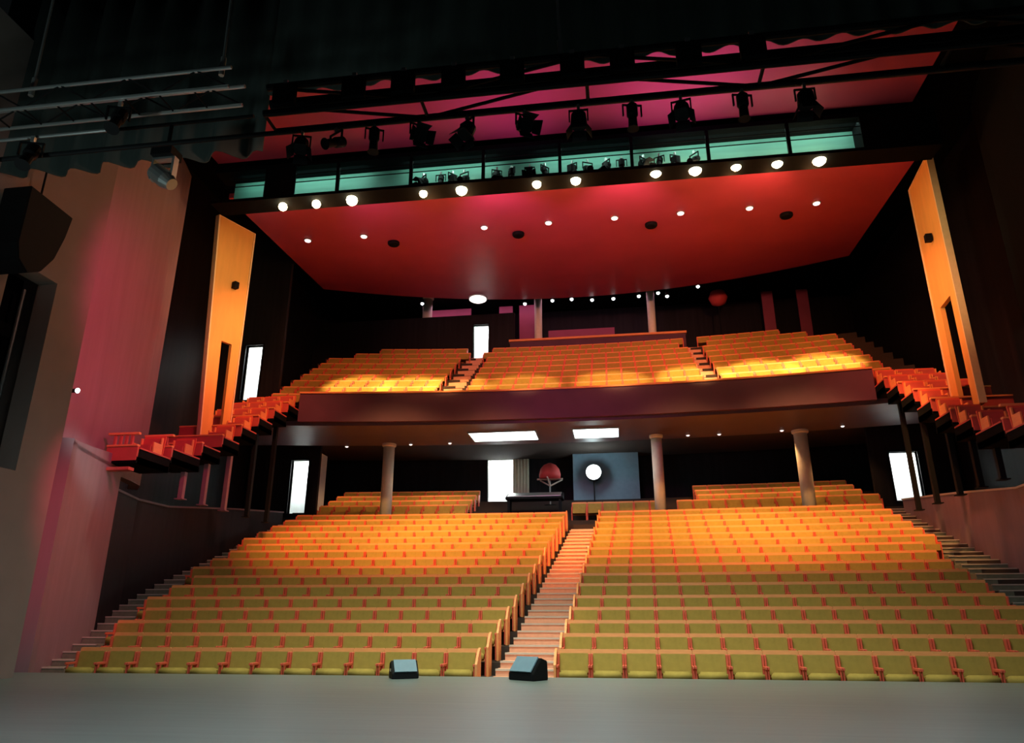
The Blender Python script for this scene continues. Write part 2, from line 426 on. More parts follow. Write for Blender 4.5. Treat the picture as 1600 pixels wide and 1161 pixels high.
# ---------------------------------------------------------------- stepped side terraces
def arm_z(y): return interp(y, [17.3, 19.9, 21.6, 24.4, 27.0], [5.12, 5.65, 6.45, 8.05, 9.35])
seatmb = MB()
for s, nm in ((-1, 'left'), (1, 'right')):
    mb = MB()
    xi, xo = XC + s * 11.1, XC + s * 13.4
    x0, x1 = min(xi, xo), max(xi, xo)
    ys = [17.4, 18.9, 20.4, 21.5, 22.6, 23.7, 24.8, 25.9, 27.0]
    for k in range(8):
        ya, yb = ys[k], ys[k+1]; z = arm_z(ya + 0.1)
        xo = XC + s * (12.0 if k < 2 else 12.3 if k < 3 else 13.4); x0, x1 = min(xi, xo), max(xi, xo)
        mb.box(x0, x1, ya, yb, z - 0.16, z, 0)                                 # tray
        mb.box(x0, x1, ya - 0.02, ya + 0.05, z - 0.1, z + 0.28, 1)              # front panel
        mb.box(x0, x1, ya - 0.05, ya + 0.08, z + 0.28, z + 0.33, 2)             # front rail
        xa, xb = (xi - 0.0, xi + 0.07) if s < 0 else (xi - 0.07, xi)
        xa, xb = (xi - 0.07, xi) if s < 0 else (xi, xi + 0.07)
        mb.box(xa, xb, ya + 0.06, yb - 0.03, z - 0.16, z + 0.22, 0)
        mb.box(xa - 0.01, xb + 0.01, ya + 0.09, yb - 0.06, z + 0.22, z + 0.26, 1)
        if k < 2:                                                               # open rails of the lowest boxes
            for q in range(4):
                xx = x0 + 0.2 + (x1 - x0 - 0.4) * q / 3
                mb.box(xx - 0.03, xx + 0.03, ya - 0.04, ya + 0.02, z + 0.33, z + 0.62, 1)
            mb.box(x0, x1, ya - 0.06, ya + 0.04, z + 0.60, z + 0.66, 2)
        for q in range(3):
            x = x0 + 0.42 + 0.69 * q
            if x + 0.35 > x1: continue
            if abs(x - (XC + s * 12.2)) < 0.9 and 21.2 < yb - 0.2 < 23.9 and q != (2 if s < 0 else 0): continue
            seat_stuff(seatmb, x, yb - 0.22, z + 0.001, 0)
    # curved bottom edge of the end box
    mb.box(min(xi, XC + s*12.0), max(xi, XC + s*12.0), 17.15, 17.38, 4.76, 4.84, 1)
    tag(mb.build('terrace', [M['wall_black'], M['terrace'], M['ledge']] if False else [M['black'], M['terrace'], M['timber']]), kind='structure')
    # dark flank below the trays
    for k, (yp, top) in enumerate(((20.2, 5.4), (21.4, 6.0), (22.7, 6.8), (24.3, 7.6), (25.8, 8.4))):
        xp = XC + s * 11.45
        p = empty('terrace_post', (xp, yp, 4.45),
                  f'slim {"purple-lit" if k < 3 and s < 0 else "dark"} post under the {nm} terrace, {cardinal(k)} from the stage', 'post', 'posts carrying the side terraces')
        q = MB(); q.box(-0.07, 0.07, -0.07, 0.07, 0.03, top - 4.45 - 0.12); q.build('shaft', M['post'] if s < 0 and k < 3 else M['metal_black'], p)  # light and shade put into the post colour: lit ones purple, others black
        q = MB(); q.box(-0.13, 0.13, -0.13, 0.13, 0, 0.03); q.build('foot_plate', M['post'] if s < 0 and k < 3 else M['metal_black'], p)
tag(seatmb.build('terrace_seats', [M['arm'], M['terrace'], M['timber']]), 'red-lit seats filling the stepped side terraces beside the balcony', 'seats', None, 'stuff')

# ---------------------------------------------------------------- side walls
def wall_path(mb, pts, z0, z1, th, mi=0):
    """wall following a plan polyline, thickened to the left of its direction"""
    n = len(pts); a = z0 if isinstance(z0, list) else [z0]*n; b = z1 if isinstance(z1, list) else [z1]*n
    vs = []
    for i in range(n):
        p = Vector(pts[i]); d = Vector(pts[min(i+1, n-1)]) - Vector(pts[max(i-1, 0)])
        nrm = Vector((-d.y, d.x)).normalized() * th
        for q, z in ((p, a[i]), (p + nrm, a[i]), (p + nrm, b[i]), (p, b[i])): vs.append((q.x, q.y, z))
    fs = []
    for i in range(n - 1):
        for k in range(4):
            fs.append((i*4 + k, i*4 + (k+1) % 4, (i+1)*4 + (k+1) % 4, (i+1)*4 + k))
    fs += [(0, 1, 2, 3), (4*n-1, 4*n-2, 4*n-3, 4*n-4)]
    return mb.add(vs, fs, mi)
def mir(pts, s): return [(XC + s * abs(x - XC), y) for x, y in pts]
for s, nm in ((-1, 'left'), (1, 'right')):
    # low curved wall in front of the seats
    low = [(-12.45, 14.9), (-12.65, 15.3), (-12.95, 16.2), (-13.25, 17.2), (-13.55, 18.2)]
    lz = [5.05, 5.08, 5.15, 5.25, 5.32]
    mb = MB(); P_ = mir(low, s)
    wall_path(mb, P_, -0.9, lz, 0.35 if s < 0 else -0.35)
    struct('wall_' + nm, mb, M['wall'])
    # dark wall beside the stalls
    dk = [(-13.6, 18.2), (-14.2, 20.0), (-14.5, 22), (-14.55, 26), (-14.6, 30.6)]
    dz = [4.40, 4.42, 4.5, 5.0, 5.5]
    mb = MB(); P_ = mir(dk, s)
    if s > 0: P_ = [(x - 0.35, y) for x, y in P_]
    wall_path(mb, P_, -0.5, dz, 0.3 if s < 0 else -0.3)
    wall_path(mb, [(x + s * -0.04, y) for x, y in P_], [z + 0.001 for z in dz], [z + 0.06 for z in dz], 0.36 if s < 0 else -0.36, 1)
    struct('wall_' + nm + '_stalls', mb, [M['wall_black'] if s < 0 else M['wall'], M['ledge'] if s > 0 else M['soffit']])
    # upper wall, curved
    up = [(-13.25, 15.0), (-13.4, 15.8), (-13.62, 17.0), (-13.85, 18.2), (-14.1, 19.4), (-14.35, 20.2), (-14.9, 20.9)]
    mb = MB(); wall_path(mb, mir(up, s), 4.9, 15.9, 0.3 if s < 0 else -0.3)
    struct('wall_' + nm + '_upper', mb, M['wall'] if s < 0 else M['black'])  # right copy is black: shade of the unlit side put into its colour
    mb = MB()   # ledge joining the low and the upper wall
    pl = mir(low, s); pu = mir(up[:4], s)
    poly = pl + pu[::-1]
    if s < 0: poly = poly[::-1]
    mb.prism(poly, 4.9, 5.0)
    struct('trim_7' if s < 0 else 'trim_8', mb, M['wall'])
    # outer black wall
    mb = MB(); xw = XC + s * 15.6
    mb.box(min(xw, xw + s * 0.3), max(xw, xw + s * 0.3), 19.0, 41, 3, 19)
    mb.box(min(XC + s * 13.4, xw), max(XC + s * 13.4, xw), 19.3, 19.5, 10.2, 19) if False else None
    struct('wall_' + nm + '_outer', mb, M['wall_black'])

# proscenium reveals and wall over the opening
def grid_wall(mb, axis, c0, c1, a0, a1, z0, z1, holes, mi=0):
    """wall slab between c0..c1 on its normal axis, spanning a0..a1, with rectangular holes (a,b,za,zb)"""
    xs = sorted({a0, a1, *[h[0] for h in holes], *[h[1] for h in holes]})
    zs = sorted({z0, z1, *[h[2] for h in holes], *[h[3] for h in holes]})
    for i in range(len(xs) - 1):
        for j in range(len(zs) - 1):
            cx, cz = (xs[i] + xs[i+1]) / 2, (zs[j] + zs[j+1]) / 2
            if any(h[0] < cx < h[1] and h[2] < cz < h[3] for h in holes): continue
            if axis == 'y': mb.box(xs[i], xs[i+1], c0, c1, zs[j], zs[j+1], mi)
            else: mb.box(c0, c1, xs[i], xs[i+1], zs[j], zs[j+1], mi)
mb = MB(); grid_wall(mb, 'x', -11.85, -11.40, 8.0, 12.95, 0.0, 12.3, [(11.1, 12.30, 3.75, 7.72)])
mb.box(-14.4, -11.40, 12.95, 13.3, 0, 12.3)
mb.box(-13.6, -13.1, 13.3, 14.95, 0, 15.9)
struct('wall_left_proscenium', mb, M['reveal'])
mb = MB(); mb.box(-12.6, -12.5, 10.9, 12.6, 3.5, 8.0); struct('wall_left_recess', mb, M['black'])
mb = MB(); mb.box(8.9, 9.3, 8, 13.6, 0, 12.3); mb.box(9.3, 9.9, 13.3, 14.9, 0, 12.3); struct('wall_right_proscenium', mb, M['black'])
mb = MB(); mb.box(-13.0, 12.5, 14.0, 14.7, 14.8, 18.99); struct('wall_header', mb, M['black'])

# ---------------------------------------------------------------- ceilings
mb = MB()   # main ceiling, curved rear edge
n = 16
fr = [(-13.5 + 24.0 * k / n, 21.3) for k in range(n + 1)]
bk = [(-14.2 + 25.4 * k / n, 35.6 - ((-14.2 + 25.4 * k / n) - XC) ** 2 / 42.0) for k in range(n + 1)]
zc = lambda y: 15.62 + (y - 21.3) * 0.125
vs = [(x, y, zc(y)) for x, y in fr] + [(x, y, zc(y)) for x, y in bk] + [(x, y, zc(y) + 0.2) for x, y in fr] + [(x, y, zc(y) + 0.2) for x, y in bk]
m = n + 1; fs = []
for k in range(n):
    fs += [(k, m+k, m+k+1, k+1), (2*m+k, 2*m+k+1, 3*m+k+1, 3*m+k), (k, k+1, 2*m+k+1, 2*m+k), (m+k, 3*m+k, 3*m+k+1, m+k+1)]
fs += [(0, 2*m, 3*m, m), (n, m+n, 3*m+n, 2*m+n)]
mb.add(vs, fs); struct('ceiling', mb, M['ceiling'])
mb = MB(); mb.box(-13.2, 9.6, 14.71, 19.9, 16.1, 16.3); struct('ceiling_front', mb, M['ceiling'])
mb = MB(); mb.box(-17.3, 14.3, 14.0, 41.3, 19.0, 19.2); struct('ceiling_upper', mb, M['black'])
mb = MB(); mb.box(-16.9, 13.9, 31.6, 37, 9.55, 9.75); struct('ceiling_rear', mb, M['black'])

# ---------------------------------------------------------------- rear walls with lit doorways
def lobby(x0, x1, y, z0, z1, n, power, col=(0.92, 1, 0.98), depth=1.3):
    """door frame and the bright little lobby behind it"""
    f = MB(); t = 0.07
    f.box(x0 - t, x0, y - 0.06, y + 0.25, z0, z1 + t); f.box(x1, x1 + t, y - 0.06, y + 0.25, z0, z1 + t); f.box(x0, x1, y - 0.06, y + 0.25, z1, z1 + t)
    struct(f'door_{n}', f, M['metal_black'])
    b = MB(); a, c = y + 0.21, y + 0.21 + depth
    b.box(x0 - 0.1, x1 + 0.1, c, c + 0.1, z0 - 0.1, z1 + 0.4)
    b.box(x0 - 0.2, x0 - 0.1, a, c + 0.1, z0 - 0.1, z1 + 0.4); b.box(x1 + 0.1, x1 + 0.2, a, c + 0.1, z0 - 0.1, z1 + 0.4)
    b.box(x0 - 0.2, x1 + 0.2, a, c + 0.1, z1 + 0.4, z1 + 0.5); b.box(x0 - 0.2, x1 + 0.2, a, c + 0.1, z0 - 0.2, z0 - 0.1)
    struct(f'wall_lobby_{n}', b, M['white'])
    area('lobby_light', ((x0 + x1) / 2, y + 0.4 + depth * 0.35, z1 + 0.33), ((x0 + x1) / 2, y + 0.5 + depth * 0.8, z0 + 0.4), power, col, (x1 - x0) * 0.9, 0.5)
mb = MB(); grid_wall(mb, 'y', 36.6, 36.8, -17, 14, 3.2, 9.75, [(-6.47, -5.12, 6.62, 8.9)]); struct('wall_back_stalls', mb, M['wall_black'])
lobby(-6.47, -5.12, 36.6, 6.62, 8.9, 1, 260)
mb = MB(); grid_wall(mb, 'y', 31.5, 31.7, -17, -13.5, 3.2, 8.8, [(-14.84, -14.0, 5.6, 8.05)]); struct('wall_left_rear', mb, M['wall_black'])
lobby(-14.84, -14.0, 31.5, 5.6, 8.05, 2, 70)
mb = MB(); grid_wall(mb, 'y', 31.5, 31.7, 10.6, 14, 3.2, 8.8, [(11.35, 12.45, 5.6, 7.62)]); struct('wall_right_rear', mb, M['wall_black'])
lobby(11.35, 12.45, 31.5, 5.6, 7.62, 3, 90)
mb = MB(); grid_wall(mb, 'y', 28.0, 28.2, -17, -14.15, 9.0, 19, [(-15.85, -15.07, 10.0, 12.5)]); struct('wall_left_balcony', mb, M['wall_black'])
lobby(-15.85, -15.07, 28.0, 10.0, 12.5, 4, 80)
mb = MB(); grid_wall(mb, 'y', 37.6, 37.75, -17.2, -5.2, 13.5, 17.6, [(-7.55, -6.7, 14.1, 16.95)]); struct('wall_back_low', mb, M['wall_black'])
mb = MB(); mb.box(-17.2, 14.2, 41, 41.3, 9, 19); struct('wall_back', mb, M['wall_black'])
lobby(-7.55, -6.7, 37.6, 14.1, 16.95, 5, 80)
mb = MB()   # purple panels of the rear corridor
for a, b in ((-10.6, -8.0), (-6.3, -5.5), (-5.1, -4.2), (-3.4, 0.4), (8.7, 9.3), (10.6, 11.2)): mb.box(a, b, 38.9, 39.0, 14.5, 16.9 if a == -3.4 else 18.6)
struct('wall_back_panels', mb, M['purple'])
area('corridor_light', (-4, 38.2, 18.6), (-4, 38.9, 16.5), 70, (1, 0.5, 0.7), 14, 0.3)

# soffit panels glowing in place of door spill, column, followspot, console
for x0, x1, tx in ((-6.0, -3.2, 'long white panel standing in for door light on the balcony soffit above the lit doorway'), (-1.6, 0.25, 'short white panel standing in for door light on the balcony soffit above the round lamp')):
    e = empty('soffit_glow', ((x0 + x1)/2, 29.9, 8.5), tx, 'light')  # added glowing panel where door light brightens the soffit
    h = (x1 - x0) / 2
    q = MB(); q.box(-h, h, -0.75, 0.75, -0.035, -0.01); q.build('glow_face', M['panel_white'], e)
    q = MB(); q.box(-h-.06, -h, -0.81, .81, -.05, 0); q.box(h, h+.06, -.81, .81, -.05, 0); q.box(-h, h, -.81, -.75, -.05, 0); q.box(-h, h, .75, .81, -.05, 0)
    q.build('frame', M['steel'], e)
for k, (x, y, z0, z1, r, tx) in enumerate((
    (-9.95, 30.75, 4.72, 8.5, 0.25, 'round cream column under the balcony, leftmost of three'),
    (1.85, 30.75, 4.72, 8.5, 0.23, 'round cream column under the balcony, middle of three'),
    (7.75, 30.75, 4.72, 8.5, 0.27, 'shiny cream column under the balcony, rightmost of three'),
    (-10.4, 37.9, 14.1, 19.0, 0.28, 'grey column behind the balcony seats, leftmost of three'),
    (-3.88, 37.9, 14.1, 19.0, 0.22, 'beige column behind the balcony rail, middle of three'),
    (2.47, 37.9, 14.1, 19.0, 0.22, 'beige column behind the balcony rail, rightmost of three'))):
    e = empty('column', (x, y, z0), tx, 'column', 'round columns of the house')
    q = MB(); q.lathe([(r, 0.12), (r, z1 - z0 - 0.15)], 20); q.build('shaft', M['cream'], e, smooth=True)
    q = MB(); q.lathe([(r * 1.25, 0), (r * 1.25, 0.08), (r * 1.05, 0.12)], 20); q.build('base', M['cream'], e)
    q = MB(); q.lathe([(r * 1.05, z1 - z0 - 0.15), (r * 1.25, z1 - z0 - 0.10), (r * 1.25, z1 - z0 - 0.005)], 20); q.build('capital', M['cream'], e)
for x, y in ((-9.85, 29.0), (1.95, 29.2), (7.4, 28.6)):
    pass
# blue-grey booth wall behind the round lamp
mb = MB(); mb.box(-2.0, 1.2, 35.4, 35.5, 6.4, 9.0); struct('wall_booth', mb, M['slate'])
e = empty('round_lamp', (-0.97, 34.7, 6.101), 'round bright white lamp on a stand under the balcony', 'lamp')
T = Matrix.Translation((0, -0.06, 1.62)) @ Matrix.Rotation(R_(90), 4, 'X')
q = MB(); q.lathe([(0.33, 0.0), (0.36, 0.06), (0.30, 0.10)], 24, 0, T); q.build('lens', M['bulb_white'], e)
q = MB(); q.lathe([(0.20, -0.5), (0.38, -0.35), (0.40, 0.02)], 24, 0, T); q.build('housing', M['metal_black'], e)
q = MB(); q.tube((0, 0.1, 0.04), (0, 0.1, 1.3), 0.03); q.build('stand', M['metal_black'], e)
q = MB(); q.lathe([(0.28, 0), (0.28, 0.04)], 16, 0, Matrix.Translation((0, 0.1, 0))); q.build('base', M['metal_black'], e)
l = bpy.data.lights.new('lamp_light', 'POINT'); l.energy = 70; l.color = (0.75, 1, 1); l.shadow_soft_size = 0.2
o = bpy.data.objects.new('lamp_light', l); COL.objects.link(o); o.parent = e; o.location = (0.0, -0.5, 1.7)
e = empty('floor_lamp', (-3.05, 34.3, 6.101), 'red domed lamp on a pale three-armed stand under the balcony', 'lamp')
q = MB(); q.lathe([(0.50, 1.30), (0.52, 1.5), (0.46, 1.75), (0.30, 1.95), (0.08, 2.05)], 20); q.build('lamp_shade', M['red'], e, smooth=True)
q = MB()
for t in (0.4, 2.5, 4.6):
    q.tube((0, 0, 0.95), (0.62 * math.cos(t), 0.62 * math.sin(t), 1.28), 0.035)
q.tube((-0.62, 0.0, 1.28), (0.62, 0, 1.28), 0.04); q.build('bracket', M['ledge'], e)
q = MB(); q.tube((0, 0, 0.04), (0, 0, 1.32), 0.035); q.build('pole', M['steel'], e)
q = MB(); q.lathe([(0.3, 0), (0.3, 0.04)], 16); q.build('base', M['metal_black'], e)
e = empty('mixing_desk', (-3.6, 32.62, 5.381), 'dark sound mixing desk with sloping top at the rear of the stalls', 'desk')
q = MB(); q.add([(-1.3,-.4,.75),(1.3,-.4,.75),(1.3,.4,.75),(-1.3,.4,.75),(-1.3,-.4,.85),(1.3,-.4,.85),(1.3,.4,1.15),(-1.3,.4,1.15)], [(0,3,2,1),(4,5,6,7),(0,1,5,4),(1,2,6,5),(2,3,7,6),(3,0,4,7)]); q.build('console', M['metal_black'], e, bevel=0.02)
q = MB(); q.add([(-1.2,-.34,.875),(1.2,-.34,.875),(1.2,.34,1.13),(-1.2,.34,1.13),(-1.2,-.34,.90),(1.2,-.34,.90),(1.2,.34,1.155),(-1.2,.34,1.155)], [(0,3,2,1),(4,5,6,7),(0,1,5,4),(1,2,6,5),(2,3,7,6),(3,0,4,7)]); q.build('control_surface', M['steel'], e)
for xx in (-1.2, 1.1):
    q = MB(); q.box(xx, xx + 0.1, -.35, .35, 0, .75); q.build('leg', M['metal_black'], e)
e = empty('lobby_curtain', (-4.7, 36.3, 6.62), 'grey pleated curtain panel right of the lit stalls doorway', 'curtain')
q = MB()
for k in range(5): q.tube((-0.32 + k * 0.16, 0, 0), (-0.32 + k * 0.16, 0, 2.5), 0.10)
q.build('cloth', M['cream'], e, smooth=True)
q = MB(); q.tube((-0.5, 0, 2.54), (0.5, 0, 2.54), 0.03); q.build('rail', M['steel'], e)

# ---------------------------------------------------------------- timber fins beside the balcony
for s, A, B, tx in ((-1, (-14.05, 21.7), (-13.40, 23.25), 'tall orange timber fin wall left of the balcony, with a narrow slot'),
                    (1, (10.60, 21.5), (10.80, 23.6), 'tall orange timber fin wall right of the balcony, with a narrow slot')):
    A = Vector(A); B = Vector(B); d = (B - A); L = d.length; d.normalize()
    e = empty('timber_fin', (A.x, A.y, 6.9), tx, 'wall fin', None, math.atan2(d.y, d.x))
    zt = 15.2 - 6.9; th = 0.14
    ya, yb = (0, th) if s < 0 else (-0.0, th)
    q = MB(); hz0, hz1 = 0.0, 10.5 - 6.9
    a, b = L * 0.40, L * 0.72
    if s > 0: a, b = L * 0.26, L * 0.72
    grid = []
    grid_wall(q, 'y', 0, th, 0.06, L - 0.06, 0, zt, [(a, b, hz0, hz1)])
    def lean(mb_):
        if s < 0: mb_.v = [(x + (L - x) / L * 0.50 * (1 - z / zt) , y, z) for x, y, z in mb_.v]
    lean(q); q.build('panel', M['fin'], e)
    q = MB(); q.box(0, 0.058, -0.03, th + 0.03, 0, zt + 0.03); q.box(L - 0.058, L, -0.03, th + 0.03, 0, zt + 0.03)
    q.box(0.058, L - 0.058, -0.03, th + 0.03, zt, zt + 0.03); lean(q); q.build('edge_trim', M['fin_edge'], e)
    q = MB(); q.box(L * 0.55, L * 0.55 + 0.18, -0.22, -0.03, zt - 2.6, zt - 2.35) if s < 0 else q.box(L * 0.4, L * 0.4 + 0.18, th + 0.03, th + 0.22, zt - 2.6, zt - 2.35)
    q.build('fixing_bracket', M['metal_black'], e)

# ---------------------------------------------------------------- lighting bridge with teal interior
e = empty('lighting_bridge', (0, 20.0, 14.2), 'long black lighting bridge with teal-lit open bays below the ceiling', 'lighting bridge')
X0, X1 = -12.9, 8.0
q = MB(); q.box(X0 - 0.4, X1 + 2.2, -0.05, 0.75, 0.34, 0.45); q.build('deck', M['black'], e)
q = MB(); q.box(X0 - 0.4, X1 + 2.2, -0.05, 0.75, 1.56, 1.72); q.build('roof', M['black'], e)
q = MB(); q.box(X0, X1, 0.65, 0.75, 0.46, 1.55); q.build('back_panel', M['teal'], e)
q = MB(); q.box(-11.4, -10.3, -0.06, 0.0, 0.46, 1.55); q.build('blank_panel', M['black'], e)
q = MB(); q.box(X1, X1 + 2.2, -0.05, 0.75, 0.46, 1.55); q.build('blank_panel', M['black'], e)
for k, x in enumerate((-8.8, -6.25, -3.8, -1.28, 1.02, 3.4, 5.85)):
    q = MB(); q.box(x - 0.05, x + 0.05, -0.05, 0.06, 0.46, 1.55); q.build('post', M['black'], e)
q = MB()
for z in (0.95, 1.25): q.tube((X0, 0.0, z), (X1, 0.0, z), 0.018)
q.build('handrail', M['metal_black'], e)
for x in (-9.5, -5, -0.5, 3.5, 6.8):
    area('bridge_work_light', (x, 20.12, 15.68), (x, 20.66, 15.0), 19, (0.62, 1, 0.86), 3.2, 0.2)
area('bridge_work_light_dim', (-12.0, 20.12, 15.68), (-12, 20.66, 15.0), 4, (0.5, 1, 0.85), 1.0, 0.2)

# lanterns: one profile, copied
def lantern(name, loc, label, group, tilt, rz, kind='profile', sc=1.0, cat='stage light'):
    e = empty(name, loc, label, cat, group, rz)
    e.scale = (sc, sc, sc)
    for nm, me in LMESH[kind][tilt]:
        o = bpy.data.objects.new(nm, me); COL.objects.link(o); o.parent = e
    return e
LMESH = {'profile': {}, 'fresnel': {}}
for t in (35, 65, 90):
    for kd in LMESH:
        T = Matrix.Translation((0, 0, -0.36)) @ Matrix.Rotation(R_(180 - 0) , 4, 'X') @ Matrix.Rotation(R_(-(90 - t)), 4, 'X')
        b = MB()
        if kd == 'profile': b.lathe([(0.06, -0.30), (0.12, -0.24), (0.12, 0.0), (0.09, 0.05), (0.10, 0.32), (0.13, 0.34)], 14, 0, T)
        else: b.lathe([(0.08, -0.20), (0.16, -0.14), (0.18, 0.14), (0.17, 0.16)], 14, 0, T)
        body = b.mesh('lantern_body', M['metal_black'])
        y = MB(); y.box(-0.21, -0.18, -0.02, 0.02, -0.38, -0.10); y.box(0.18, 0.21, -0.02, 0.02, -0.38, -0.10); y.box(-0.21, 0.21, -0.02, 0.02, -0.12, -0.09)
        yoke = y.mesh('yoke', M['metal_black'])
        c = MB(); c.box(-0.03, 0.03, -0.04, 0.04, -0.09, 0.03); clamp = c.mesh('hook_clamp', M['steel'])
        d = MB()
        zz = 0.34 if kd == 'profile' else 0.16
        for sx in (-1, 1):
            d.add([(sx*0.14, -0.14, zz), (sx*0.14, 0.14, zz), (sx*0.26, 0.16, zz + 0.20), (sx*0.26, -0.16, zz + 0.20),
                   (sx*0.15, -0.14, zz), (sx*0.15, 0.14, zz), (sx*0.27, 0.16, zz + 0.20), (sx*0.27, -0.16, zz + 0.20)],
                  [(0,1,2,3),(7,6,5,4),(0,3,7,4),(1,5,6,2),(3,2,6,7),(0,4,5,1)], 0, T)
            d.add([(-0.14, sx*0.14, zz), (0.14, sx*0.14, zz), (0.16, sx*0.24, zz + 0.20), (-0.16, sx*0.24, zz + 0.20),
                   (-0.14, sx*0.15, zz), (0.14, sx*0.15, zz), (0.16, sx*0.25, zz + 0.20), (-0.16, sx*0.25, zz + 0.20)],
                  [(0,1,2,3),(7,6,5,4),(0,3,7,4),(1,5,6,2),(3,2,6,7),(0,4,5,1)], 0, T)
        doors = d.mesh('barn_doors', M['metal_black'])
        LMESH[kd][t] = [('lantern_body', body), ('yoke', yoke), ('hook_clamp', clamp)] + ([('barn_doors', doors)] if kd == 'fresnel' else [])
# small lanterns inside the bridge bays
bx = [-5.9, -5.3, -4.9, -4.5, -3.4, -2.9, -2.3, -1.8, -0.9, -0.4, 0.2, 0.7, 1.4, 1.9, 2.4, 3.0]
for k, x in enumerate(bx):
    lantern('bridge_spotlight', (x, 20.3, 15.25), f'small dark spotlight in the teal bridge, {cardinal(k)} of sixteen from the left',
            'small spotlights inside the lighting bridge', (35, 65, 90)[k % 3], 0.4 * ((k * 7) % 5 - 2), 'profile' if k % 2 else 'fresnel', 0.85)

# row of glowing bulbs below the bridge
BX = [(-10.82, 14.44, .13), (-9.62, 14.44, .13), (-8.36, 14.48, .17), (-5.88, 14.51, .12), (-4.58, 14.54, .17), (-2.07, 14.53, .13), (-0.80, 14.56, .15),
      (1.76, 14.63, .17), (2.99, 14.61, .19), (4.25, 14.61, .15), (5.50, 14.61, .16), (6.76, 14.60, .19)]
for k, (x, z, r) in enumerate(BX):
    z -= 0.02; r *= 1.12
    zc_ = 13.98 + 0.0 * z
    e = empty('bridge_lamp', (x, 20.3, z + r + 0.06 if z + r + 0.06 > 14.53 else 14.53), f'glowing warm lamp under the bridge, {cardinal(k)} of twelve from the left', 'lamp', 'warm lamps under the lighting bridge')
    zz = z - e.location.z
    q = MB(); q.lathe([(0.01, -r), (r*0.5, -r*0.86), (r*0.87, -r*0.5), (r, 0), (r*0.87, r*0.5), (r*0.5, r*0.86), (0.01, r)], 16, 0, Matrix.Translation((0, 0, zz)))
    b = q.build('bulb', M['bulb'], e, smooth=True)
    q = MB(); q.lathe([(0.05, zz + r * 0.9), (0.06, zz + r + 0.01), (0.05, zz + r + 0.03), (0.05, max(zz + r + 0.04, -0.001))], 10); q.build('lamp_holder', M['metal_black'], e)
    l = bpy.data.lights.new('bulb_light', 'POINT'); l.energy = 22 if k < 3 else 60; l.color = (1, 0.45, 0.16); l.shadow_soft_size = 0.12
    o = bpy.data.objects.new('bulb_light', l); COL.objects.link(o); o.parent = e; o.location = (0, 0.8, zz - 0.12)

# ceiling downlights and dark openings
for k, x in enumerate((-12.3, -9.85, -4.77, -2.15, 0.48, 3.05, 5.66, 8.14)):
    z = zc(25.5)
    e = empty('downlight', (x, 25.5, z), f'tiny white downlight in the red ceiling, {cardinal(k)} of eight from the left', 'downlight', 'downlights in the ceiling')
    q = MB(); q.lathe([(0.15, -0.05), (0.17, -0.03), (0.17, -0.005)], 16); q.build('trim_ring', M['steel'], e)
    q = MB(); q.lathe([(0.12, -0.075), (0.13, -0.052)], 16); q.build('lens', M['downlight'], e)
for k, x in enumerate((-8.85, -3.49, 1.95, 7.23)):
    z = zc(26.4)
    e = empty('ceiling_speaker', (x, 26.4, z), f'dark round fitting in the red ceiling, {cardinal(k)} of four from the left', 'ceiling fitting', 'dark round fittings in the ceiling')
    q = MB(); q.lathe([(0.22, -0.14), (0.25, -0.10), (0.25, -0.02)], 18); q.build('housing', M['metal_black'], e)
    q = MB(); q.lathe([(0.18, -0.16), (0.20, -0.141)], 18); q.build('grille', M['black'], e)
# little lamps at the rear of the balcony
RL = [(-10.2, 17.94), (-4.41, 17.56), (-2.9, 17.66), (-1.85, 17.67), (-0.75, 17.56), (0.39, 17.56), (1.75, 17.62), (2.77, 17.74), (3.23, 17.52), (4.87, 17.98)]
for k, (x, z) in enumerate(RL):
    z = min(z, 18.0) - 0.15; y = 36.0
    e = empty('rear_spotlight', (x, y, 19.0), f'tiny white lamp at the rear ceiling edge, {cardinal(k)} of ten from the left', 'lamp', 'tiny lamps behind the balcony')
    dz = z - 19.0
    q = MB(); q.tube((0, 0, -0.005), (0, 0, dz + 0.15), 0.02); q.build('stem', M['metal_black'], e)
    q = MB(); q.lathe([(0.09, dz + 0.2), (0.11, dz + 0.0)], 12); q.build('shade', M['metal_black'], e)
    q = MB(); q.lathe([(0.03, dz - 0.12), (0.09, dz - 0.06), (0.09, dz - 0.005)], 12); q.build('bulb', M['bulb_white'], e)
e = empty('rear_glow_disc', (-6.7, 34.3, 17.10), 'soft round white disc standing in for reflected light behind the balcony above the doorway', 'lamp')  # glowing disc added for the light reflected on the rear ceiling
q = MB(); q.lathe([(0.35, -0.16), (0.45, -0.10), (0.45, -0.01)], 20); q.build('glow_face', M['downlight'], e)
q = MB(); q.lathe([(0.46, -0.05), (0.50, -0.04), (0.50, -0.004)], 20); q.build('rim', M['steel'], e)
e = empty('red_globe', (6.2, 38.2, 14.05), 'red round shaded lamp on a pole behind the balcony seats', 'lamp')
q = MB(); q.lathe([(0.05, 3.5), (0.38, 3.65), (0.52, 4.0), (0.38, 4.35), (0.05, 4.5)], 20); q.build('lamp_shade', M['red'], e, smooth=True)
q = MB(); q.tube((0, 0, 0.03), (0, 0, 3.55), 0.04); q.build('pole', M['metal_black'], e)

